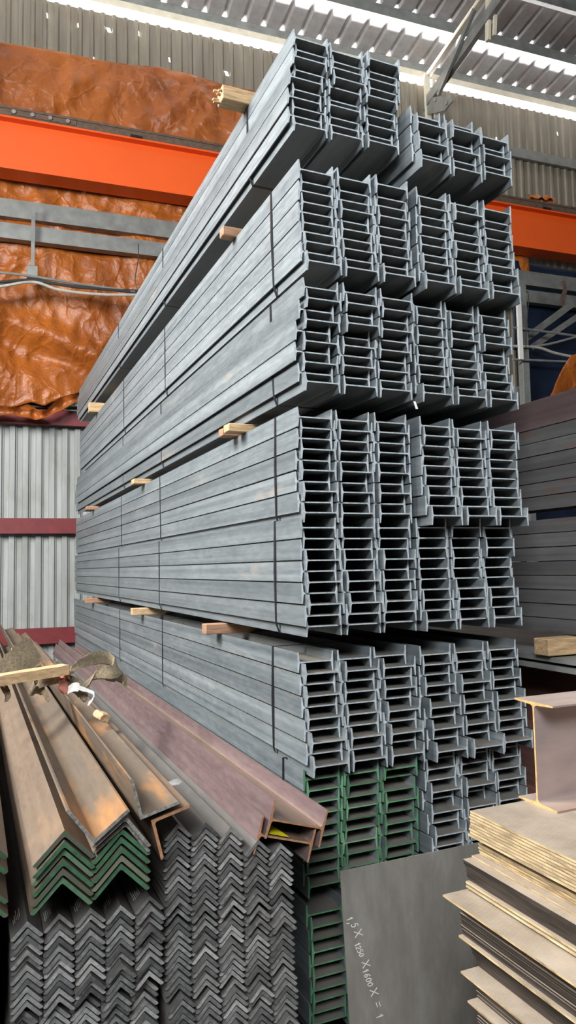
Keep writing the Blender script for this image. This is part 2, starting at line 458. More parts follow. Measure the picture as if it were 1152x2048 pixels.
# straps round the bundles
def strap(X, zt, zb, y, w, lean, label, group, dropx=SH, za=None, sag=0.0):
    x1 = X + 2*CP + HW + SH + .004
    e = .0022
    za = za if za is not None else zb
    loop = [(X-e, zt+e), (X-e-.001-sag, (zt+za)/2), (X-e, za-.004), (X+dropx-e, zb-e), (x1, zb-e), (x1, zt-.05), (x1-SH, zt+e)]
    cx = sum(p[0] for p in loop)/len(loop); cz = sum(p[1] for p in loop)/len(loop)
    bm = bmesh.new(); ring = []
    for (x, z) in loop:
        d = Vector((x-cx, z-cz)).normalized()*.0012
        dy = lean*(z-cz)
        ring.append([bm.verts.new((x+sx*d.x, y+dy+s*w/2, z+sx*d.y)) for s, sx in ((-1, -1), (1, -1), (1, 1), (-1, 1))])
    n = len(ring)
    for i in range(n):
        a, b2 = ring[i], ring[(i+1) % n]
        for k in range(4): bm.faces.new((a[k], a[(k+1) % 4], b2[(k+1) % 4], b2[k]))
    o = bm_obj('steel_strap', bm, M['strap'])
    return tag(o, label, 'strap', group)
SY = {1: [(3.86, .06), (5.95, .02), (8.0, .02)], 2: [(3.52, .03), (5.9, .01), (7.7, .01)], 3: [(3.55, .05), (6.05, .02), (7.75, .02)], 4: [(3.53, -.02), (6.1, .03), (7.85, .02)],
      5: [(3.56, -.01), (6.15, .0), (8.0, .0)], 6: [(3.62, -.02), (6.05, .0), (7.95, .0)], 7: [(3.50, 0)]}
WH = ['nearest the front ends', 'midway along', 'towards the far end']
for tower, lev, X, z0, pitch, fr in BUN:
    if lev in SY and tower == 'left':
        n = len(fr); b = min(.1005, 2*pitch-TW-.0012)
        zt, zb, za = CZ+z0+b/2, CZ+z0-(n-1)*pitch-b/2, CZ+z0-(n-2)*pitch-b/2
        for k, (y, ln) in enumerate(SY[lev]):
            strap(X, zt, zb, y, .020, ln, f"thin black steel strap around the {ORD[lev]} left bundle, {WH[k]}", 'steel straps around the beam bundles', za=za, sag=.004 if k == 0 else 0)
    if lev == 1 and tower == 'right':
        strap(X, CZ+z0+.05, CZ+z0-5*pitch-.05, 3.62, .03, .02, 'wide dark strap beneath the topmost right bundle', 'steel straps around the beam bundles', za=CZ+z0-4*pitch-.05)
# loose white tape end under the third bundle
bm = bmesh.new(); p = at_Y(829, 803, 3.1); q = at_Y(834, 818, 3.08)
bar_bm(bm, p, q, .012, .003, Vector((0, 1, 0)))
tag(bm_obj('tape_end', bm, M['white']), 'short white tape end hanging below the third left bundle', 'tape')

# timbers between the bundles
def timber(x0, x1, y, w, z0, z1, label, mat='timber', bev=.004, group='timbers between the beam bundles', tilt=0):
    bm = bmesh.new(); box_bm(bm, 0, x1-x0, -w/2, w/2, 0, z1-z0, bev)
    for v in bm.verts: v.co.x += noise.noise(v.co*30)*.006
    o = bm_obj('timber_block', bm, M[mat]); o.location = (x0, y, z0); o.rotation_euler = (0, 0, tilt)
    return tag(o, label, 'timber', group)
zz = lambda k: CZ + k
def tY(u, v): return at_X(u, v, 1.44).y
timber(1.385, 2.11, tY(460, 478), .07, zz(2.027), zz(2.085), 'rough timber end poking out between the top two left bundles, near one', 'timber_dark')
timber(1.36, 2.11, tY(190, 820), .11, zz(2.027), zz(2.15), 'pale timber end poking out between the top two left bundles, far one')
timber(1.375, 2.80, tY(462, 870), .075, zz(.792), zz(.84), 'brown timber end under the third left bundle, nearest front, thin', 'timber_dark')
timber(1.36, 2.80, tY(478, 865), .09, zz(.792), zz(.84), 'broad brown timber end under the third left bundle, beside thin one', 'timber')
timber(1.365, 2.80, tY(281, 964), .12, zz(.792), zz(.84), 'pale timber end under the third left bundle, midway along', 'timber')
timber(1.37, 2.80, tY(183, 1015), .12, zz(.792), zz(.84), 'small timber end under the third left bundle, farthest back', 'timber_dark')
timber(1.365, 2.80, tY(430, 1253), .10, zz(-.416), zz(-.352), 'split brown timber end under the fifth left bundle, nearest front', 'timber_dark')
timber(1.36, 2.80, tY(280, 1220), .10, zz(-.416), zz(-.352), 'pale yellow timber end under the fifth left bundle, midway along')
timber(1.36, 2.80, tY(183, 1201), .13, zz(-.416), zz(-.352), 'dull brown timber end under the fifth left bundle, farthest back', 'timber_dark')
# top board, splintered end
ztop = CZ + 2.680 + .0445
yb = at_X(498, 213, 1.47).y + .05
bm = bmesh.new(); box_bm(bm, 0, 1.55, -.05, .05, 0, .085, .004)
o = bm_obj('timber_plank', bm, M['timber']); xb = at_Y(440, 186, yb).x
o.location = (xb, yb, ztop)
bm = bmesh.new()
for k in range(7):
    rr = random.Random(k); z = .01+.012*k; w = rr.uniform(.015, .04); y = rr.uniform(-.04, .03)
    bar_bm(bm, (.01, y, z), (-w, y+rr.uniform(-.01, .01), z+rr.uniform(-.012, .012)), .018, .008)
s = bm_obj('splintered_end', bm, M['timber'], o)
tag(o, 'splintered plank lying across the very top of the left tower', 'plank')
# bearers on the floor
for y in (3.6, 7.5, 11.0):
    bm = bmesh.new(); box_bm(bm, 1.40, 2.85, y-.06, y+.06, 0, CZ-1.642-9*.0543-.051, .004)
    tag(bm_obj('timber_bearer', bm, M['timber_dark']), 'timber bearer on the floor under the tall beam stack', 'timber', 'floor bearers')

# ------------------------------------------------------------------ black angle heaps
AL, AT, AP = .0748, .0125, .1045
angle_me = prism(l_outline(AL, AT, .005), 0, 6.0, [M['black_steel'], M['black_end']], 'angle_bar')
RP = .0238
HAND = {'right': 'under the brown beams', 'left': 'under the green-ended angles'}
def heap(side, x0, yf, ztop, layers, drop, nmax):
    idx = [0]*5
    z = ztop
    for li, (rows, dx, dy, gap) in enumerate(layers):
        for r in range(rows):
            for c in range(5):
                if li == 0 and r < drop[c]: continue
                rng = random.Random(li*991 + r*31 + c*7 + (side == 'left')*5003)
                o = link('angle_bar', angle_me)
                hz = RP*.36 if c % 2 else 0
                o.location = (x0 + dx + AP*(c+.5) + rng.uniform(-.0015, .0015), yf + dy + abs(rng.gauss(0, .010)) + (0 if rng.random() > .10 else -.022),
                              z - r*RP - hz + rng.uniform(-.001, .001))
                o.rotation_euler = (0, rng.uniform(-.012, .012), 0)
                idx[c] += 1
                tag(o, f"black steel angle, row {NUM[idx[c]]} of column {NUM[c+1]}, {side} heap {HAND[side]}", 'steel angle', f'black angles in the {side} heap')
        z -= rows*RP + gap
    return z
hx = at_Y(326, 1740, 2.75); hz0 = at_Y(346, 1648, 2.75).z
zr_ = heap('right', hx.x+.005, 2.75, hz0, [(14, 0, 0, .012), (11, .004, .01, .014), (10, .016, .012, .02), (3, -.005, .12, 0)], [0, 0, 2, 4, 6], 300)
hl = at_Y(22, 1880, 2.72); hlz = at_Y(52, 1843, 2.72).z
zl_ = heap('left', hl.x, 2.72, hlz, [(12, 0, 0, .012), (9, -.012, .03, 0)], [0, 0, 0, 0, 0], 300)
for y, xa, xb, zt in ((3.4, .12, .645, zl_), (6.5, .12, .645, zl_), (3.4, .66, 1.24, zr_), (6.5, .66, 1.24, zr_)):
    bm = bmesh.new(); box_bm(bm, xa, xb, y-.08, y+.08, 0, zt + RP - .054, .005)
    tag(bm_obj('timber_bearer', bm, M['timber_dark']), 'timber bearer on the floor under the black angle heaps', 'timber', 'floor bearers')
# paint marks on the tops of the left heap's first row
for c, (u, v) in enumerate([(31, 1862), (92, 1838), (150, 1822), (214, 1810), (268, 1804)]):
    zr = hlz - (RP*.36 if c % 2 else 0)
    xc = hl.x + AP*(c+.5)
    bm = bmesh.new()
    for k in range(5):
        rr = random.Random(c*9+k)
        xk = xc - .020 - .0050*k; zk = zr - (xc-xk) + .0016
        y0 = 2.80 + .012*rr.random(); ln = .030 + .05*rr.random()
        bar_bm(bm, (xk, y0, zk), (xk+.0015*rr.uniform(-1, 1), y0+ln, zk), .0022, .0012, Vector((-1, 0, 1)))
    tag(bm_obj('paint_mark', bm, M['chalk']), f"white tally mark on the black angle heading column {NUM[c+1]}, left heap", 'mark', 'white paint tallies on the left heap')

# ------------------------------------------------------------------ big angles with green ends
GL, GT = .142, .0140
green_me = prism(l_outline(GL, GT, .008), 0, 7.0, [M['rusty'], M['green']], 'large_angle')
GY = 2.60
ga = [at_Y(130, 1662, GY), at_Y(244, 1655, GY)]
GP = .0310
for c in range(2):
    for r in range(5 + (c == 0)):
        rng = random.Random(c*77+r)
        o = link('large_angle', green_me)
        o.location = (ga[c].x - .0012*r*(1 if c == 0 else -.3), GY + .006*r*(1 if c else .6) + rng.uniform(-.006, .012), ga[c].z - r*GP + (.0 if c == 0 else -.004))
        o.rotation_euler = (0, rng.uniform(-.008, .008), 0)
        tag(o, f"rusty large angle with green end, row {NUM[r+1]} of the {'left' if c == 0 else 'right'} green column", 'steel angle', 'large angles with green ends')

def big_angle(u, v, Y, bis, leg, t, label, mats=('rusty', 'grey_end'), length=6.8, dz=0.0, dx=0.0):
    me = prism(rot2(l_outline(leg, t, .009), bis+90), 0, length, [M[mats[0]], M[mats[1]]], 'large_angle')
    o = link('large_angle', me); p = at_Y(u, v, Y); o.location = (p.x+dx, Y, p.z+dz)
    return tag(o, label, 'steel angle')
big_angle(188, 1689, 2.555, 82, .150, .012, 'rusty orange-stained large angle lying open side up in the green valley', ('orange_rust', 'grey_end'))
big_angle(252, 1628, 2.575, 262, .142, .012, 'rough-cut grey-ended angle nested under the orange-stained one', dz=-.004)
big_angle(252, 1628, 2.60, 262, .140, .011, 'lower of two grey-ended angles nested over the right green column', dz=-.024)
big_angle(281, 1640, 2.60, 59, .145, .011, 'rusty angle with one leg standing upright, beside the brown beams', ('orange_rust', 'grey_end'))
big_angle(302, 1641, 2.62, -31, .145, .011, 'rusty angle capping the right black heap, leg hanging down', ('rusty', 'brown_end'))
# far left pile: only its edge is in view
for k, (u, v) in enumerate([(-50, 1660), (-50, 1690), (-50, 1750), (-50, 1778)]):
    o = link('large_angle', green_me); p = at_Y(u, v, 2.62); o.location = (p.x, 2.62, p.z)
    tag(o, f"{['topmost', 'second', 'third', 'lowest'][k]} of the angles just showing at the far left edge", 'steel angle', 'angles at the far left edge')
bm = bmesh.new()  # unseen lower angles, added to keep the left heap's side in shade
_n = 2*int((at_Y(-60, 1790, 2.68).z - .036 - .12)/.034)
for k in range(_n):
    p = at_Y(-60, 1790, 2.68); mm = green_me.copy(); mm.transform(Matrix.Translation((p.x-.012-.20*(k % 2), 2.68, p.z-.034*(k//2) - .036))); bm.from_mesh(mm); bpy.data.meshes.remove(mm)
me = bpy.data.meshes.new('large_angle'); bm.to_mesh(me); bm.free(); me.materials.append(M['rusty']); me.materials.append(M['green'])
tag(link('shading_angles', me), 'unseen lower angles added at the far left to shade the left heap', 'steel angles', kind='stuff')
# more angles behind, at the back left
for k, (u, v, z, bis, L, y0) in enumerate([(20, 1305, -.80, 80, .15, 5.2), (75, 1300, -.83, 262, .15, 5.6)]):
    pass

# ------------------------------------------------------------------ the two brown H-beams
hm = prism(rot2(h_outline(.246, .146, .0105, .0075, .011), -17), 0, 7.6, [M['brown'], M['brown_end']], 'h_beam')
pc = (at_Y(513.5, 1664, 2.74) + at_Y(628, 1693, 2.74))/2
o = link('h_beam', hm); o.location = (pc.x, 2.74, pc.z)
tag(o, 'lower brown H-beam lying tilted on the right black angle heap', 'steel beam')
P_LOW = o
qc = (at_Y(535.5, 1633, 2.74) + at_Y(648, 1660, 2.74))/2
a = R(-17)
o = link('h_beam', hm); o.location = (qc.x, 2.73, qc.z)
tag(o, 'upper brown H-beam nested in the lower one beside the grey stack', 'steel beam')
bm = bmesh.new()                                   # yellow tag slipped between them
pa = at_Y(555, 1672, 2.80)
for (du, dv, yy) in ((0, 0, 0),):
    c = pc
    bar = [(-.055, .0), (.045, .0)]
    ax, az = math.cos(a), math.sin(a)
    v = [bm.verts.new((c.x + ax*s - az*.0065*1, 2.765+yo, c.z + az*s + ax*(.0065+hh))) for s, yo, hh in ((-.085, -.02, .004), (.015, -.022, .003), (-.02, .10, .012), (-.095, .12, .010))]
    w = [bm.verts.new(x.co + Vector((0, 0, .0012))) for x in v]
    bm.faces.new(v); bm.faces.new(w[::-1])
    for i in range(4): bm.faces.new((v[i], v[(i+1) % 4], w[(i+1) % 4], w[i]))
tag(bm_obj('plastic_tag', bm, M['yellow']), 'yellow plastic tag lying on the web of the lower brown beam', 'tag')

# a third brown beam and angles farther back at the left
for k, (u, v, Y, bis, lab) in enumerate([
        (45, 1345, 6.2, 60, 'brown angle with upright leg far back left, beyond the sling'),
        (100, 1318, 7.2, 262, 'tan angle ridge at the far back, left of the brown beams')]):
    big_angle(u, v, Y, bis, .15, .012, lab, ('rusty', 'rusty'), length=10.6-Y)

# ------------------------------------------------------------------ plank, sling and odds and ends lying on the steel
def ribbon(name, pts, widths, wdir, thick, mat, label=None, cat=None, parent=None):
    P = catmull(pts, 7); W = catmull([Vector(w) for w in wdir], 7)
    n = len(P); wid = [widths[min(len(widths)-1, int(i/(n-1)*(len(widths)-1)+.5))] for i in range(n)]
    bm = bmesh.new(); rows = []
    K = 5
    for i in range(n):
        d = (P[min(i+1, n-1)] - P[max(i-1, 0)]).normalized(); w = W[i].normalized(); nn = d.cross(w).normalized()
        up = []; lo = []
        for k in range(K):
            s = (k/(K-1)-.5)*wid[i]
            wob = noise.noise(P[i]*5 + Vector((k*.5, 0, 0)))*.006 + math.sin(k*1.9+i*.2)*.002
            up.append(bm.verts.new(P[i] + w*s + nn*(thick/2+wob))); lo.append(bm.verts.new(P[i] + w*s + nn*(-thick/2+wob)))
        rows.append((up, lo))
    for (u0, l0), (u1, l1) in zip(rows, rows[1:]):
        for k in range(K-1):
            bm.faces.new((u0[k], u0[k+1], u1[k+1], u1[k])); bm.faces.new((l0[k], l1[k], l1[k+1], l0[k+1]))
        bm.faces.new((u0[0], u1[0], l1[0], l0[0])); bm.faces.new((u0[-1], l0[-1], l1[-1], u1[-1]))
    for u0, l0 in (rows[0], rows[-1]):
        for k in range(K-1): bm.faces.new((u0[k], l0[k], l0[k+1], u0[k+1]))
    o = smooth(bm_obj(name, bm, M[mat], parent), 60)
    if label: tag(o, label, cat)
    return o
YS = 4.35
def SP(u, v, dy=0.0): return at_Y(u, v, YS+dy)
bm = bmesh.new()
p0, p1 = SP(-40, 1366, -.22), SP(131, 1338, -.10)
bar_bm(bm, p0, p1, .10, .052)
bmesh.ops.subdivide_edges(bm, edges=bm.edges, cuts=6, use_grid_fill=True)
for v in bm.verts: v.co += noise.noise_vector(v.co*14)*.004
tag(bm_obj('timber_plank', bm, M['timber']), 'pale rough plank lying across the rusty angles beside the sling', 'plank')
sl = empty('lifting_sling', SP(150, 1345))
tag(sl, 'worn olive webbing sling heaped on the rusty angles and brown beams', 'sling')
def rib(name, px, widths, wd, mat='web', th=.011, lab=None):
    pts = [SP(u, v, dy) - sl.location for u, v, dy in px]
    o = ribbon(name, pts, widths, wd, th, mat, parent=sl)
    if lab: o['label'] = lab
    return o
Xd, Yd, Zd = Vector((1, 0, 0)), Vector((0, 1, 0)), Vector((0, 0, 1))
tilt = lambda a, b, c: Vector((a, b, c))
rib('webbing_loop', [(140, 1342, -.05), (160, 1328, 0), (185, 1317, .08), (212, 1315, .14), (230, 1325, .12), (234, 1338, .04), (222, 1346, -.04), (196, 1345, -.05), (180, 1358, -.08), (168, 1378, -.12)],
    [.06, .08, .085, .08, .08, .08, .085, .085, .08, .07], [tilt(.3, .5, .8), tilt(.3, .6, .7), tilt(.2, .5, .8), tilt(0, .4, .9), tilt(-.2, .3, .9), tilt(-.5, .3, .8), tilt(-.2, .6, .7), tilt(.2, .6, .7), tilt(.7, .3, .5), tilt(.8, .1, .4)])
rib('webbing_tail', [(205, 1345, .0), (222, 1349, .02), (240, 1352, .06), (252, 1362, .06), (246, 1370, .02)], [.075, .085, .07, .05, .04], [Vector((.1, .5, .8))]*5)
rib('webbing_bight', [(138, 1350, .02), (118, 1346, .02), (98, 1350, .0), (82, 1356, -.02), (78, 1368, -.06), (90, 1364, -.06), (112, 1358, -.03), (136, 1354, .0)], [.05, .06, .06, .06, .05, .05, .055, .05], [tilt(.1, .4, .9)]*8)
rib('webbing_strand', [(76, 1362, -.04), (64, 1372, -.06), (66, 1382, -.08), (80, 1380, -.06), (90, 1386, -.08), (98, 1402, -.10)], [.05, .06, .06, .045, .03, .02], [tilt(.5, .3, .7)]*6)
rib('webbing_knot', [(124, 1362, -.02), (140, 1366, -.04), (156, 1374, -.06), (166, 1388, -.08), (174, 1397, -.10)], [.06, .085, .09, .07, .05], [tilt(.3, .5, .8)]*5)
rib('webbing_belt', [(-30, 1348, .10), (8, 1338, .14), (28, 1328, .16), (44, 1316, .20), (58, 1305, .24), (70, 1296, .28)], [.10, .12, .15, .17, .17, .13], [tilt(-.45, .2, .85)]*6)
rib('sling_sleeve', [(122, 1348, .0), (130, 1346, -.03), (138, 1349, -.05)], [.05, .06, .05], [tilt(.1, .4, .9)]*3, 'redcloth', .03, 'faded red sleeve of the sling')
rib('sling_sleeve', [(124, 1362, -.06), (126, 1374, -.09), (134, 1385, -.10)], [.04, .05, .04], [tilt(.8, .3, .3)]*3, 'redcloth', .02, 'faded red sleeve of the sling')
# hanging strand of the belt over the left angle
rib('webbing_strand', [(2, 1366, -.12), (10, 1378, -.15), (16, 1392, -.17), (12, 1404, -.18)], [.04, .035, .03, .02], [tilt(.9, .2, .2)]*4)
# white plastic strips
o = ribbon('plastic_strip', [SP(136, 1381, -.14), SP(150, 1374, -.15), (SP(165, 1378, -.15)), SP(178, 1382, -.15), SP(188, 1388, -.16), SP(184, 1400, -.17), SP(176, 1408, -.17)],
           [.045, .05, .025, .02, .02, .02, .025], [tilt(.2, .5, .8)]*7, .003, 'white', 'crumpled white plastic strip tied beside the sling', 'plastic strip')
o = ribbon('plastic_strip', [at_Y(338, 1568, 2.98), at_Y(352, 1564, 3.0), at_Y(362, 1563, 3.02)], [.02, .025, .015], [tilt(.1, .6, .8)]*3, .003, 'white', 'small white plastic strip between the rusty angle and brown beams', 'plastic strip')
bm = bmesh.new(); box_bm(bm, -.032, .030, -.035, .035, -.02, .02, .004)
bmesh.ops.subdivide_edges(bm, edges=bm.edges, cuts=2, use_grid_fill=True)
for v in bm.verts: v.co += noise.noise_vector(v.co*45)*.007
o = bm_obj('wood_chunk', bm, M['timber']); o.location = at_Y(203, 1432, 3.95); o.rotation_euler = (.3, .4, .6)
tag(o, 'broken wood chunk wedged between the rusty angle and brown beam', 'wood')

# ------------------------------------------------------------------ leaning sheet with chalk writing
ST = at_Y(680, 1742, 2.96); zt = ST.z
SW = 1.25
lean = math.atan2(.09, zt)
sheet = empty('steel_sheet', (ST.x, 2.96-.09, 0), (-lean, 0, 0))
sh_len = zt/math.cos(lean)
bm = bmesh.new(); box_bm(bm, 0, SW, 0, .003, 0, sh_len)
so = bm_obj('sheet', bm, M['sheet'], sheet)
tag(sheet, 'dark steel sheet leaning on the stack with chalked dimensions', 'steel sheet')
nrm = Vector((0, -math.cos(lean), -math.sin(lean))) * -1
p_on = Vector((ST.x, 2.96, zt)); inv = Matrix.Translation(sheet.location) @ Matrix.Rotation(-lean, 4, 'X'); inv = inv.inverted()
def on_sheet(cx, cy):
    u, v = 560 + cx/3.84, 1728 + cy/3.84
    d = ray(u, v); nn = Vector((0, math.cos(lean), -math.sin(lean)))
    k = (p_on - CAM).dot(nn)/d.dot(nn); q = inv @ (CAM + d*k); return (q.x, q.z)
GLY = {
 '1': [[(.0, .62), (.35, .98), (.42, 0)]],
 ',': [[(.30, .22), (.22, -.20), (.0, -.42)]],
 '5': [[(.85, 1.0), (.22, .98), (.14, .58), (.52, .64), (.82, .42), (.66, .06), (.30, -.02), (.05, .12)]],
 '2': [[(.06, .74), (.32, 1.0), (.72, .86), (.66, .5), (.30, .20), (.04, .0)], [(.04, 0), (.45, .04), (.92, .0)]],
 '6': [[(.78, 1.0), (.34, .72), (.12, .34), (.26, .02), (.66, .02), (.80, .28), (.56, .48), (.18, .34)]],
 '0': [[(.50, 1.0), (.14, .76), (.10, .26), (.44, 0), (.82, .20), (.86, .72), (.50, 1.0)]],
 'X': [[(.0, 1.0), (1.0, -.05)], [(.95, .95), (.05, .05)]],
 '=': [[(.0, .22), (.55, .20), (1.1, .24)], [(.02, .76), (.55, .74), (1.08, .78)]],
}
TXT = [('1', 512, 420, 26, 46), (',', 524, 452, 20, 34), ('5', 546, 466, 28, 48), ('X', 566, 520, 46, 60), ('1', 572, 618, 22, 46), ('2', 580, 638, 24, 40), ('5', 592, 664, 26, 40),
       ('0', 606, 692, 24, 34), ('X', 626, 756, 44, 58), ('1', 634, 822, 22, 48), ('6', 646, 850, 28, 44), ('0', 658, 884, 28, 42), ('0', 670, 918, 28, 40), ('X', 688, 970, 48, 58),
       ('=', 728, 1068, 46, 44), ('1', 738, 1168, 30, 54)]
for ch_, cx, cy, wd, ht in TXT:
    bm = bmesh.new(); rr = random.Random(cx)
    for st in GLY[ch_]:
        px = []
        for gx, gy in st:
            a_, b_ = gx*wd, gy*ht
            if ch_ == '=': a_, b_ = gx*wd*.7, gy*ht
            px.append((cx + .31*a_ + .95*b_, cy + .95*a_ - .31*b_))
        q = [on_sheet(*p) for p in px]; q = [Vector((x, 0, z)) for x, z in q]
        if len(q) > 3: q = catmull(q, 5)
        for a_, b_ in zip(q, q[1:]):
            d_ = (b_-a_)
            if d_.length > 1e-4: bar_bm(bm, a_ - d_*.04 + Vector((0, -.0006, 0)), b_ + d_*.04 + Vector((0, -.0006, 0)), .0032, .0012, Vector((0, 1, 0)))
    bm_obj('chalk_character', bm, M['chalk'], sheet)['label'] = 'white chalk handwriting'

# ------------------------------------------------------------------ pile of checker plates
PY = 2.03
# (corner u, corner v at the top of the group, number of plates, dark edges?, description)
GR = [(941, 1621.5, 9, 0), (963, 1668, 5, 1), (957, 1686, 7, 0), (927, 1719, 8, 1), (932, 1761, 2, 0), (887, 1790, 1, 0), (922, 1812, 12, 1), (917, 1871, 1, 0),
      (936, 1884, 12, 1), (924, 1943, 1, 0), (953, 1958, 8, 1), (934, 2001, 1, 0), (955, 2012, 14, 1)]
GN = ['uppermost', 'second', 'third', 'fourth', 'fifth', 'sixth', 'seventh', 'eighth', 'ninth', 'tenth', 'eleventh', 'twelfth', 'lowest']
tops = [at_Y(u, v, PY) for u, v, n, d in GR]
tops.append(tops[-1] + Vector((0, 0, -.13)))
plate_cache = {}
def plate_mesh(t, dark):
    k = (round(t, 4), dark)
    if k not in plate_cache:
        bm = bmesh.new(); fs = box_bm(bm, 0, 1.5, -3.0, 0, 0, t)
        bmesh.ops.recalc_face_normals(bm, faces=bm.faces)
        me = bpy.data.meshes.new('checker_plate'); bm.to_mesh(me); bm.free()
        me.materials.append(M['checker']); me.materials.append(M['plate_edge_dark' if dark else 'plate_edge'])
        for p in me.polygons:
            if abs(p.normal.z) < .5: p.material_index = 1
        plate_cache[k] = me
    return plate_cache[k]
for g, (u, v, n, dark) in enumerate(GR):
    zt_, zb_ = tops[g].z, tops[g+1].z
    pit = (zt_-zb_)/n if n > 1 else .0075
    if n > 1: pit = min(pit, .0125)
    t = min(.0066, pit-.0012) if n > 1 else .0062
    for k in range(n):
        rng = random.Random(g*50+k)
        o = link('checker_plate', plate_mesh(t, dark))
        dx = rng.uniform(-.003, .003); dy = rng.uniform(-.004, .004)
        if g == 0: dx = -.0012*k + rng.uniform(-.0015, .0015)
        if g == 2 and k == n-1: dx -= .028
        if g == 8: dx = .0035*k
        if g == 3: dx = .0022*k*(k > 0); 
        o.location = (tops[g].x+dx, PY+dy, zt_ - t - k*pit)
        lab = (f"{'dark' if dark else 'bright'}-edged checker plate, {NUM[k+1]} down in the {GN[g]} layer of the plate pile" if n > 1 else
               f"single checker plate jutting out as the {GN[g]} layer of the plate pile")
        tag(o, lab, 'steel plate', 'checker plates in the pile')
bm = bmesh.new(); box_bm(bm, 1.6, 2.95, .2, .4, 0, tops[-1].z-.005, .005); box_bm(bm, 1.6, 2.95, 1.5, 1.7, 0, tops[-1].z-.005, .005)
zpl = tops[-1].z
bm.free()
for y in (.3, 1.6):
    bm = bmesh.new(); box_bm(bm, 1.6, 2.95, y-.1, y+.1, 0, zpl-.004, .005)
    tag(bm_obj('timber_bearer', bm, M['timber_dark']), 'timber bearer on the floor under the checker plates', 'timber', 'floor bearers')
# big H-beam lying on the plates, along X
zp = tops[0].z + .0005
d1, d2 = at_Z(1042, 1594.5, zp), at_Z(1110, 1628, zp)
hb_w = d1.y - d2.y
hb_h = at_Y(1042, 1394, d1.y).z - zp
pts = [(z, x) for x, z in h_outline(hb_h, hb_w, .0095, .0068, .013)]
me = prism(pts, 0, 4.0, [M['pink_steel'], M['yellow_rust_end']], 'h_beam')
o = link('h_beam', me)
o.matrix_world = Matrix.Translation(((d1.x+d2.x)/2, (d1.y+d2.y)/2, zp + hb_h/2)) @ Matrix(((0, 1, 0, 0), (1, 0, 0, 0), (0, 0, 1, 0), (0, 0, 0, 1)))
tag(o, 'short rusty-edged H-beam standing on the checker plate pile', 'steel beam')

# ------------------------------------------------------------------ the neighbouring stack on the right
X2 = 3.30
n2 = lambda v: at_X(1152, v, X2).z
def side_beams(v0, v1, n, lab):
    za, zb = n2(v0), n2(v1); p = (za-zb)/n
    me = prism(h_outline(.2, p*.94, TF, TW), 0, 9.0, [M['steel_dim'], M['end']], 'i_beam')
    for k in range(n):
        for c in range(2):
            o = link('i_beam', me); o.location = (X2+.1+c*.212 + random.Random(k*3+c).uniform(-.004, .004), 2.7, za-p*(k+.5))
            if c == 0: tag(o, f"dark I-beam, {NUM[k+1]} down on the near side of the {lab} bundle behind", 'steel beam', f'I-beams of the {lab} bundle behind')
            else: bpy.data.objects.remove(o)
M['steel_dim'] = mat_steel('dark_scale_steel', (.13, .125, .125), (.20, .195, .195), (.28, .27, .265), dust=(.3, .26, .22), metal=.25, rough=.5, rust=(.22, .13, .10), rust_lo=.55)
side_beams(837, 1012, 6, 'upper')
side_beams(1032, 1270, 8, 'lower')
me = prism(h_outline(.2, n2(775)-n2(837)-.004, .010, TW), 0, 9.0, [M['brown'], M['end']], 'i_beam')
o = link('i_beam', me); o.location = (X2+.1, 2.7, (n2(775)+n2(837))/2)
tag(o, 'deep pale beam lying on top of the stack behind', 'steel beam')
bm = bmesh.new(); box_bm(bm, X2-.25, X2+.5, 3.3, 3.42, n2(1306), n2(1273), .004)
o = tag(bm_obj('timber_block', bm, M['timber']), 'chipped timber under the lower bundle of the stack behind', 'timber')
for k, (va, vb) in enumerate(((1309, 1318), (1324, 1331))):
    bm = bmesh.new(); box_bm(bm, X2-.22-.05*k, X2+.9, 2.7, 9.5, n2(vb), n2(va))
    tag(bm_obj('steel_plate', bm, M['greypaint']), ['upper', 'lower'][k] + ' flat grey plate beneath the timber of the stack behind', 'steel plate')
zz1 = n2(1333)
hh = (zz1-.05)/4
for k in range(4):
    pts = [(z, x) for x, z in h_outline(hh-.004, .2, .012, .008, .013)]
    me = prism(pts, 0, 8.0, [M['redbrown'] if 'redbrown' in M else M.setdefault('redbrown', mat_steel('red_brown_steel', (.15, .07, .06), (.20, .10, .085), (.25, .14, .12), metal=.1)), M['brown_end']], 'h_beam')
    o = link('h_beam', me); o.location = (X2-.02, 2.75, zz1 - hh*(k+.5))
    tag(o, f"deep red-brown H-beam, {['topmost', 'second', 'third', 'lowest'][k]} under the stack behind", 'steel beam', 'red-brown beams under the stack behind')

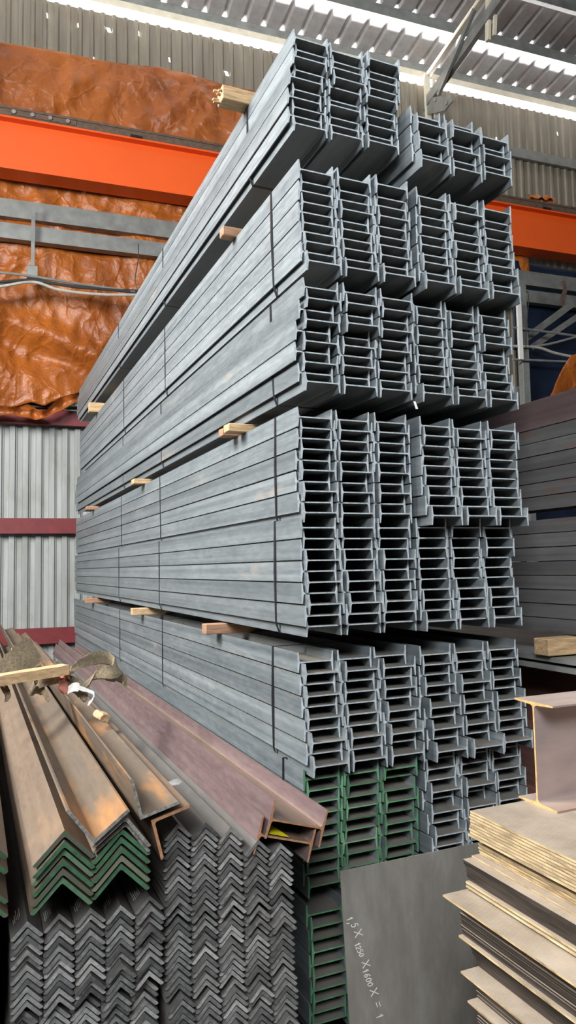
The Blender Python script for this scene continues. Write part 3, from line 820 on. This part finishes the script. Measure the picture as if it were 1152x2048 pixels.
# ------------------------------------------------------------------ the hall (local axes: x along the end wall, y towards it)
hall = []
def H(o):
    o.matrix_world = BROT @ o.matrix_world if o.parent is None else o.matrix_world
    return o
WY = 13.2
zw = at_BY(315, 52, WY).z               # wall top
def corrug(x0, x1, z0, z1, y, pitch, amp, holes=(), prof=((0, 0), (.50, 0), (.62, 1), (.86, 1))):
    bm = bmesh.new(); xs = []
    x = x0
    while x < x1:
        for f, d in prof:
            xs.append((x+f*pitch, d*amp))
        x += pitch
    xs.append((x, 0))
    for (xa, da), (xb, db) in zip(xs, xs[1:]):
        cuts = []
        for hx, hz, r in holes:
            if xa <= hx < xb: cuts.append((hz, r))
        segs = []; z = z0
        for hz, r in sorted(cuts):
            if hz-r > z and hz+r < z1: segs.append((z, hz-r, None)); segs.append((hz-r, hz+r, 1)); z = hz+r
        segs.append((z, z1, None))
        for a_, b_, hole in segs:
            if hole:                      # a ragged star-like hole: leave two corner slivers
                v = [bm.verts.new((xa, y-da, a_)), bm.verts.new((xa+(xb-xa)*.35, y-da, a_)), bm.verts.new((xa, y-da, b_))]; bm.faces.new(v)
                v = [bm.verts.new((xb, y-db, a_)), bm.verts.new((xb, y-db, b_)), bm.verts.new((xb-(xb-xa)*.3, y-db, b_))]; bm.faces.new(v)
                continue
            v = [bm.verts.new((xa, y-da, a_)), bm.verts.new((xb, y-db, a_)), bm.verts.new((xb, y-db, b_)), bm.verts.new((xa, y-da, b_))]
            bm.faces.new(v)
    return bm
HOLES = []
for u, v in [(93, 32), (157, 52), (216, 60), (276, 68), (340, 122), (187, 120), (452, 147), (992, 279), (1114, 269)]:
    p = at_BY(u, v, WY); HOLES.append((p.x, p.z, .045))
zmid = at_BY(80, 700, WY).z
o = bm_obj('wall_back', corrug(-17, 27, zmid, zw, WY, .205, .03, HOLES), M['wall_up']); H(o); tag(o, kind='structure')
o = bm_obj('wall_back', corrug(-17, 27, 0, zmid+.05, WY+.04, .215, .055, (), ((0, 0), (.34, 0), (.40, 1), (.80, 1), (.84, .3), (.96, .3))), M['wall_low']); H(o); tag(o, kind='structure')
bm = bmesh.new(); box_bm(bm, -17, 27, -12, 13.3, -.12, 0)
o = bm_obj('floor', bm, M['floor']); H(o); tag(o, kind='structure')
# roof: ribs run up the slope towards the viewer
ZR = zw + .52; SL = math.tan(R(5))
roofz = lambda y: ZR + (WY-y)*SL
bm = bmesh.new(); xs = []; x = -18.0
while x < 28:
    for f, d in ((0, 0), (.66, 0), (.76, .04), (.88, .04), (.98, 0)): xs.append((x+f*.40, d))
    x += .40
for (xa, da), (xb, db) in zip(xs, xs[1:]):
    for ya, yb_ in ((13.5, 3.0),):
        v = [bm.verts.new((xa, ya, roofz(ya)+da)), bm.verts.new((xb, ya, roofz(ya)+db)), bm.verts.new((xb, yb_, roofz(yb_)+db)), bm.verts.new((xa, yb_, roofz(yb_)+da))]
        bm.faces.new(v)
o = bm_obj('ceiling', bm, M['roof']); H(o); tag(o, kind='structure')
def roof_hit(u, v, dz=0):
    d = ray(u, v); dy = d.dot(BY); dzz = d.z
    # CAM.z + k*dzz = ZR + dz + (WY - k*dy)*SL
    k = (ZR + dz + WY*SL - CAM.z)/(dzz + dy*SL)
    p = d*k; return p.dot(BY)
def xbar(name, y0, y1, z0, z1, mat, label, cat, x0=-16, x1=26, bev=0):
    bm = bmesh.new(); box_bm(bm, x0, x1, y0, y1, z0, z1, bev)
    o = bm_obj(name, bm, M[mat]); H(o); return tag(o, label, cat)
def channel(name, y, z1, depth, w, mat, label, cat, x0=-16, x1=26):
    """C-section purlin under the roof"""
    t = .006
    pr = [(y-w/2, z1), (y+w/2, z1), (y+w/2, z1-.02), (y+w/2-t, z1-.02), (y+w/2-t, z1-t), (y-w/2+t, z1-t), (y-w/2+t, z1-depth+t), (y+w/2-t, z1-depth+t), (y+w/2-t, z1-depth+.02), (y+w/2, z1-depth+.02), (y+w/2, z1-depth), (y-w/2, z1-depth)]
    bm = bmesh.new()
    a_ = [bm.verts.new((x0, p[0], p[1])) for p in pr]; b_ = [bm.verts.new((x1, p[0], p[1])) for p in pr]; n = len(pr)
    for i in range(n): bm.faces.new((a_[i], a_[(i+1) % n], b_[(i+1) % n], b_[i]))
    bm.faces.new(a_[::-1]); bm.faces.new(b_)
    o = bm_obj(name, bm, M[mat]); H(o); return tag(o, label, cat)
y1_ = roof_hit(920, 62, -.1); y2_ = roof_hit(826, 135, -.1)
print('purlins', y1_, y2_, 'wall top', zw)
channel('roof_purlin', y1_, roofz(y1_)-.005, .22, .09, 'greypaint', 'grey steel purlin under the roof, nearer the viewer', 'purlin')
channel('roof_purlin', y2_, roofz(y2_)-.005, .20, .09, 'greypaint', 'dark steel purlin under the roof just inside the eave', 'purlin')
y0_ = y1_ - (y2_-y1_)
channel('roof_purlin', y0_, roofz(y0_)-.005, .22, .09, 'greypaint', 'third steel purlin under the darkest part of the roof', 'purlin')
xbar('eave_beam', WY+.0, WY+.10, zw+.20, zw+.34, 'cream', 'cream eave beam above the bright slot over the wall', 'beam')
# girts
for k, v in enumerate((835, 1052, 1272)):
    z = at_BY(80, v, WY-.1).z
    xbar('wall_girt', WY-.16, WY-.04, z-.13, z+.13, 'maroon', f"{['upper', 'middle', 'bottom'][k]} maroon girt across the pale corrugated wall", 'girt')
    if k == 0:
        xbar('conduit', WY-.22, WY-.17, z+.15, z+.20, 'darkcable', 'dark conduit running along above the upper maroon girt', 'conduit', x1=3)
z = at_BY(1060, 310, WY-.1).z
xbar('wall_girt', WY-.12, WY-.035, z-.12, z+.10, 'galv', 'dull grey girt across the weathered upper wall', 'girt')
z = at_BY(1090, 385, WY-.1).z
# crane runway girder with its rail
GYc = 12.45
zt_g = at_BY(100, 258, GYc).z; zb_g = at_BY(100, 347, GYc).z
gd = empty('crane_girder', (0, 0, 0)); gd.matrix_world = BROT @ Matrix.Translation((0, GYc, zb_g))
hg = zt_g - zb_g
def gpart(name, y0, y1, z0, z1, mat, x0=-16, x1=26, bev=0):
    bm = bmesh.new(); box_bm(bm, x0, x1, y0, y1, z0, z1, bev); return bm_obj(name, bm, M[mat], gd)
gpart('web_plate', 0, .03, .0, hg, 'crane')
gpart('bottom_flange', -.02, .36, -.03, 0.0, 'crane')
gpart('top_flange', -.13, .30, hg, hg+.03, 'crane')
rl = gpart('rail', -.11, -.05, hg+.03, hg+.16, 'rail'); gpart('rail_base', -.128, 0, hg+.03, hg+.05, 'rail')
gpart('rail_head', -.125, -.035, hg+.16, hg+.20, 'rail')
pb = at_BY(75, 232, GYc)
gpart('splice_plate', -.124, -.111, hg+.065, hg+.15, 'rail', at_BY(22, 228, GYc).x, at_BY(152, 246, GYc).x)
for u in (28, 65, 100, 135):
    x = at_BY(u, 235, GYc).x
    bm = bmesh.new(); bmesh.ops.create_cone(bm, cap_ends=True, segments=8, radius1=.04, radius2=.035, depth=.03, matrix=Matrix.Translation((x, -.135, hg+.11)) @ Matrix.Rotation(math.pi/2, 4, 'X'))
    bm_obj('bolt', bm, M['bolt'], gd)
for u, v in ((272, 279), (1092, 418)):
    x = at_BY(u, v, GYc-.1).x
    gpart('rail_clip', -.15, -.05, hg+.03, hg+.07, 'strap', x-.10, x+.10)
tag(gd, 'bright orange crane runway girder with rusty rail on top', 'crane girder')
# grey beam pair lower down
for k, (va, vb, nm) in enumerate(((405, 446, 'upper'), (452, 488, 'lower'))):
    yk = 12.75 - .12*k
    za, zb = at_BY(130, va+8, yk).z, at_BY(130, vb+2, yk).z
    pr = [(yk, za), (yk+.16, za), (yk+.16, za-.015), (yk+.02, za-.015), (yk+.02, zb+.015), (yk+.16, zb+.015), (yk+.16, zb), (yk, zb)]
    bm = bmesh.new()
    a_ = [bm.verts.new((-16, p[0], p[1])) for p in pr]; b_ = [bm.verts.new((26, p[0], p[1])) for p in pr]; n = len(pr)
    for i in range(n): bm.faces.new((a_[i], a_[(i+1) % n], b_[(i+1) % n], b_[i]))
    bm.faces.new(a_[::-1]); bm.faces.new(b_)
    o = bm_obj('steel_channel', bm, M['galv']); H(o)
    tag(o, f'{nm} of the two grey channels under the orange crane girder', 'steel channel')
# hanger rod and cable bundle
yk = 12.5
hp = [at_BY(67, 414, yk), at_BY(66, 480, yk), at_BY(65, 545, yk), at_BY(66, 568, yk)]
hr = empty('cable_hanger', (0, 0, 0)); hr.matrix_world = BROT @ Matrix.Translation(hp[0])
bm = bmesh.new(); bar_bm(bm, (0, 0, .05), hp[2]-hp[0], .06, .02, Vector((0, 1, 0)))
bm_obj('rod', bm, M['galv'], hr)
bm = bmesh.new()
cz0 = (hp[2]-hp[0])
box_bm(bm, cz0.x-.09, cz0.x+.09, -.06, .10, cz0.z-.12, cz0.z+.10, .01)
bm_obj('bracket', bm, M['galv'], hr)
tag(hr, 'flat hanger strap carrying the cables below the grey channels', 'hanger')
CB = [([(-60, 541), (0, 545), (66, 553), (160, 568), (270, 583)], .022, 'greypaint', 'uppermost straight grey conduit crossing the tarp'),
      ([(-60, 570), (0, 570), (66, 562), (150, 572), (275, 586)], .020, 'darkcable', 'dark cable running just under the straight conduit'),
      ([(-60, 566), (0, 564), (66, 560), (150, 574), (275, 582)], .024, 'darkcable', 'dark cable sagging beside the hanger'),
      ([(-60, 574), (0, 573), (66, 564), (120, 580), (200, 589), (280, 590)], .026, 'cable', 'pale sagging conduit lowest against the tarp'),
      ([(1025, 655), (1080, 662), (1152, 672), (1200, 680)], .026, 'greypaint', 'upper brownish cable at the right behind the stack'),
      ([(1020, 692), (1075, 695), (1110, 706), (1152, 714), (1200, 716)], .028, 'cable', 'pale sagging conduit at the right behind the stack'),
      ([(1060, 694), (1100, 688), (1152, 674), (1200, 660)], .026, 'greypaint', 'rising grey cable crossing the pale conduit at the right'),
      ([(1025, 719), (1152, 724), (1200, 726)], .024, 'greypaint', 'lowest level cable above the blue sheet at the right')]
for px, r, mt, lab in CB:
    pts = [at_BY(u, v, 12.35 if u < 600 else 11.9) for u, v in px]
    if px[0][0] < 0: pts.insert(0, Vector((-6, pts[0].y, pts[0].z))); pts.insert(1, Vector((-3, pts[1].y, pts[1].z-.03)))
    bm = bmesh.new(); tube_bm(bm, catmull(pts, 6), r)
    o = smooth(bm_obj('cable', bm, M[mt])); H(o); tag(o, lab, 'cable')
# thin dropped wires
for pts, lab in (([(277, 488), (276, 520), (270, 560), (276, 580)], 'thin black wire hanging before the tarp near the stack'),
                 ([(1052, 582), (1056, 586), (1057, 600), (1054, 640), (1052, 695)], 'thin wire hooked down at the right beside the stack')):
    bm = bmesh.new(); tube_bm(bm, catmull([at_BY(u, v, 12.3 if u < 600 else 11.8) for u, v in pts], 5), .010, 6)
    o = smooth(bm_obj('wire', bm, M['darkcable'])); H(o); tag(o, lab, 'wire')

# tarpaulin hung over the wall
TYp = 12.98
top_px = [(-80, 70), (0, 90), (90, 104), (190, 122), (250, 133), (320, 140), (380, 155), (445, 172), (600, 205), (850, 330), (1010, 470), (1052, 520)]
bot_px = [(-80, 800), (0, 812), (60, 806), (88, 820), (130, 800), (165, 780), (300, 740), (600, 660), (850, 610), (1000, 590), (1030, 582), (1060, 545)]
tp = [at_BY(u, v, TYp) for u, v in top_px]; bp = [at_BY(u, v, TYp) for u, v in bot_px]
def interp(P, x):
    for a_, b_ in zip(P, P[1:]):
        if a_.x <= x <= b_.x: return a_.z + (b_.z-a_.z)*(x-a_.x)/(b_.x-a_.x)
    return P[0].z if x < P[0].x else P[-1].z
NX, NZ = 260, 170
xa, xb = tp[0].x, min(tp[-1].x, bp[-1].x)
pin = at_BY(252, 135, TYp); pin2 = at_BY(445, 190, TYp)
bm = bmesh.new(); grid = []
def crease(x, z):
    v = Vector((x, 0, z)); d = 0.0
    q = Vector((x*.55+z*.35, 3.3, z*.5-x*.25))
    d += .14*noise.noise(q*1.0)
    d += .05*(1-abs(noise.noise(Vector((x*1.0, 7.7, z*.75))))*2.2)
    for s, a in ((2.0, .05), (4.1, .028), (8.5, .012)):
        d += a*(1-2.4*abs(noise.noise(Vector((x*s*.8, s, z*s*.55)))))
    # swags falling away from the pinned points
    for p_, w in ((pin, 1.0), (pin2, .7)):
        dx, dz = x-p_.x, p_.z-z
        if dz > -.2:
            ang = math.atan2(dx, dz+.3); rr = math.hypot(dx, dz)
            d += w*.045*math.sin(ang*13)*math.exp(-rr*.35)*min(1, rr)
    # the deep fold sweeping down to the right low on the tarp
    zf = 6.4 - (x+.0)*.62; zf += .25*math.sin(x*1.4)
    d += .16*math.exp(-((z-zf)/.22)**2) - .13*math.exp(-((z-zf+.42)/.25)**2)
    return d
for j in range(NZ+1):
    row = []
    for i in range(NX+1):
        x = xa + (xb-xa)*i/NX; zt1 = interp(tp, x); zb1 = interp(bp, x) + .05*math.sin(x*5)
        t = j/NZ; z = zb1 + (zt1-zb1)*t
        y = TYp - .06 - crease(x, z)*min(1, .25+1.2*(1-t)**.3)
        y = min(y, WY-.06)
        row.append(bm.verts.new((x, y, z)))
    grid.append(row)
for j in range(NZ):
    for i in range(NX): bm.faces.new((grid[j][i], grid[j][i+1], grid[j+1][i+1], grid[j+1][i]))
o = smooth(bm_obj('tarpaulin', bm, M['tarp']), 180); H(o)
tag(o, 'huge creased orange tarpaulin hung over the back wall', 'tarpaulin')
sm = o.modifiers.new('thick', 'SOLIDIFY'); sm.thickness = .006
# folded hem hanging loose at its foot
hem_px = [(-60, 822), (0, 824), (50, 826), (85, 832), (120, 812), (162, 795)]
pts = [at_BY(u, v, TYp-.24) for u, v in hem_px]
tarp = o
bm = bmesh.new(); P_ = catmull(pts, 10); rows = []
for i, p in enumerate(P_):
    h = .17 + .05*math.sin(i*.35); yo = .03*math.sin(i*.8)
    rows.append([bm.verts.new((p.x, p.y+yo+.10*math.sin(k*1.1), p.z+h*(k/3-.35))) for k in range(4)])
for a_, b_ in zip(rows, rows[1:]):
    for k in range(3): bm.faces.new((a_[k], b_[k], b_[k+1], a_[k+1]))
h_o = smooth(bm_obj('folded_hem', bm, M['tarp'], tarp), 180); h_o['label'] = 'rolled lower hem of the tarpaulin'

# scrap of orange tarp on the crane rail at the right
pts = [at_BY(u, v, GYc-.06) for u, v in ((1062, 395), (1080, 396), (1098, 398), (1112, 403))]
bm = bmesh.new(); rows = []
for i, p in enumerate(catmull(pts, 5)):
    rows.append([bm.verts.new((p.x, p.y+.12*(k/4)+.02*math.sin(i+k), p.z+.09*math.sin(k/4*math.pi)+.025*math.sin(i*1.3+k))) for k in range(5)])
for a_, b_ in zip(rows, rows[1:]):
    for k in range(4): bm.faces.new((a_[k], b_[k], b_[k+1], a_[k+1]))
o = smooth(bm_obj('tarp_scrap', bm, M['tarp']), 180); H(o); tag(o, 'small scrap of orange tarp lying on the crane rail', 'tarp scrap')

# things behind at the right: blue sheet, orange sheet, braces, post
def cloth(px, y, mat, name, label, cat, amp=.06):
    c = [at_BY(u, v, y) for u, v in px]          # quad: tl, tr, br, bl
    bm = bmesh.new(); n = 24; g = []
    for j in range(n+1):
        r_ = []
        for i in range(n+1):
            a_ = c[0].lerp(c[1], i/n); b_ = c[3].lerp(c[2], i/n); p = a_.lerp(b_, j/n)
            p = p + Vector((0, amp*noise.noise(p*1.3) + .4*amp*noise.noise(p*4), 0)); r_.append(bm.verts.new(p))
        g.append(r_)
    for j in range(n):
        for i in range(n): bm.faces.new((g[j][i], g[j][i+1], g[j+1][i+1], g[j+1][i]))
    o = smooth(bm_obj(name, bm, M[mat]), 180); H(o); sm = o.modifiers.new('thick', 'SOLIDIFY'); sm.thickness = .006
    return tag(o, label, cat)
cloth([(1040, 696), (1200, 706), (1200, 1320), (1040, 1320)], 12.2, 'bluetarp', 'tarpaulin', 'dark navy tarpaulin behind the right side of the stack, lengthened to darken gaps', 'tarpaulin')  # real tarp above; lower part added so the gap between bundles stays dark
cloth([(1140, 712), (1210, 690), (1210, 960), (1080, 830)], 11.4, 'tarp', 'tarpaulin', 'orange tarpaulin corner above the stack behind at the right', 'tarpaulin', .1)
cloth([(1026, 520), (1200, 552), (1200, 720), (1026, 700)], 12.9, 'bluetarp', 'dark_backing', 'dark sheet standing in for the dark region under the crane girder, right', 'sheet', .03)  # dark backing that stands in for the dark region below the girder
for k, (a_, b_, w, lab) in enumerate((((1052, 685), (1150, 612), .14, 'upper pale diagonal brace behind the stack at the right'),
                                      ((1066, 700), (1185, 620), .12, 'lower grey diagonal brace behind the stack at the right'))):
    bm = bmesh.new(); angle_bar_bm(bm, at_BY(*a_, 12.15), at_BY(*b_, 12.15), w, .012, Vector((0, 1, 0)))
    o = bm_obj('steel_brace', bm, M['galv']); H(o); tag(o, lab, 'brace')
bm = bmesh.new(); pa = at_BY(1048, 700, 12.0); box_bm(bm, pa.x-.08, pa.x+.08, 11.95, 12.1, 0, at_BY(1048, 560, 12).z, .005)
o = bm_obj('steel_post', bm, M['greypaint']); H(o); tag(o, 'grey steel post behind the right edge of the stack', 'post')
bm = bmesh.new(); pa = at_BY(1037, 640, 11.9); pb2 = at_BY(1040, 720, 11.9); box_bm(bm, pa.x-.05, pa.x+.05, 11.85, 11.9, pb2.z, pa.z+.35, .004)
o = bm_obj('junction_box', bm, M['white']); H(o); tag(o, 'narrow pale box on the post behind the stack', 'box')
bm = bmesh.new()
pts = [at_BY(u, v, 12.3) for u, v in ((1126, 562), (1130, 580), (1124, 600), (1128, 612))]
P_ = catmull(pts, 5)
for a_, b_ in zip(P_, P_[1:]): bar_bm(bm, a_, b_, .10, .01, Vector((0, 1, 0)))
o = bm_obj('hanging_strip', bm, M['rail']); H(o); tag(o, 'short brown strip wrapped over the grey channel at the right', 'strip')

# lattice rafter running back to the wall
XR = at_BY(862, 212, 12.85).x
rf = empty('roof_truss', (0, 0, 0)); rf.matrix_world = BROT.copy()
def rp(u, v): return at_BX(u, v, XR)
def ext(a_, b_, k): return b_ + (b_-a_)*k
def rbar(name, a_, b_, w, h, mat, lab=None, dx=0, ang=False):
    bm = bmesh.new(); D = Vector((dx, 0, 0))
    if ang: angle_bar_bm(bm, a_+D, b_+D, w, .010, Vector((1, 0, 0)))
    else: bar_bm(bm, a_+D, b_+D, w, h, Vector((1, 0, 0)))
    o = bm_obj(name, bm, M[mat], rf)
    if lab: o['label'] = lab
a_, b_ = rp(849, 213), rp(955, 62); rbar('bottom_chord', a_, ext(a_, b_, 1.2), .22, .10, 'greypaint', 'dark bottom chord')
a_, b_ = rp(854, 152), rp(925, 50); rbar('top_chord', a_, ext(a_, b_, 1.6), .09, .09, 'cream', 'pale top chord', 0, True)
rbar('truss_web', rp(885, 192), rp(958, 22), .09, .06, 'galv', None, -.10)
rbar('truss_web', rp(976, 82), rp(977, -60), .10, .06, 'cream', None, 0)
rbar('truss_web', rp(984, 70), rp(990, -60), .05, .06, 'cream', None, .05)
rbar('truss_post', rp(853, 150), rp(857, 245), .07, .12, 'cream')
rbar('truss_post', rp(864, 156), rp(868, 240), .05, .05, 'cream', None, .04)
bm = bmesh.new()
q = [rp(868, 196), rp(900, 190), rp(908, 203), rp(893, 222), rp(848, 232)]
v0 = [bm.verts.new(p + Vector((-.012-.03, 0, 0))) for p in q]; v1 = [bm.verts.new(p + Vector((.012-.03, 0, 0))) for p in q]
bm.faces.new(v0); bm.faces.new(v1[::-1])
for i in range(5): bm.faces.new((v0[i], v0[(i+1) % 5], v1[(i+1) % 5], v1[i]))
g_o = bm_obj('gusset_plate', bm, M['greypaint'], rf)
for u, v in ((875, 201), (898, 207)):
    bm = bmesh.new(); bmesh.ops.create_cone(bm, cap_ends=True, segments=6, radius1=.035, radius2=.035, depth=.03, matrix=Matrix.Translation(rp(u, v) + Vector((-.055, 0, 0))) @ Matrix.Rotation(math.pi/2, 4, 'Y'))
    bm_obj('bolt', bm, M['bolt'], g_o)
tag(rf, 'lattice steel roof truss ending at a bolted gusset above the stack', 'truss')

# ------------------------------------------------------------------ light
w = bpy.data.worlds.new('sky'); SC.world = w; w.use_nodes = True
bg = w.node_tree.nodes['Background']; bg.inputs[0].default_value = (.93, .97, 1.0, 1)
wn, wl = w.node_tree.nodes, w.node_tree.links          # hazy sky, far brighter on the sun's side beyond the end wall
tc = wn.new('ShaderNodeTexCoord'); dt = wn.new('ShaderNodeVectorMath'); dt.operation = 'DOT_PRODUCT'; dt.inputs[1].default_value = tuple(BY)
wl.new(tc.outputs['Generated'], dt.inputs[0])
mr = wn.new('ShaderNodeMapRange'); mr.inputs['From Min'].default_value = .45; mr.inputs['From Max'].default_value = .8; mr.inputs['To Min'].default_value = .035; mr.inputs['To Max'].default_value = 2.2
wl.new(dt.outputs['Value'], mr.inputs['Value']); wl.new(mr.outputs[0], bg.inputs[1])
def area(name, loc, target, sx, sy, power, col=(1, 1, 1), hall=False):
    l = bpy.data.lights.new(name, 'AREA'); l.shape = 'RECTANGLE'; l.size = sx; l.size_y = sy; l.energy = power; l.color = col
    o = bpy.data.objects.new(name, l); COL.objects.link(o)
    loc, target = Vector(loc), Vector(target)
    if hall: loc, target = BROT @ loc, BROT @ target
    o.location = loc; o.rotation_euler = (target-loc).to_track_quat('-Z', 'Y').to_euler(); return o
area('rooflight_left', (-5.6, 4.4, 7.9), (1.5, 5.4, 3.0), 3.8, 3.8, 2000, (1.0, .985, .95))
area('open_front_daylight', (-4.2, -6.0, 9.6), (1.7, 3.4, 2.6), 6, 4, 2000, (.95, .98, 1.0))
area('daylight_under_the_eave', (6, 16.4, zw-1.05), (6, WY, zw+.25), 34, 1.3, 42000, (1.0, .93, .94), True)

SC.view_settings.view_transform = 'Standard'; SC.view_settings.look = 'None'
SC.view_settings.gamma = 1.0; SC.view_settings.use_curve_mapping = False
SC.view_settings.exposure = 0.0
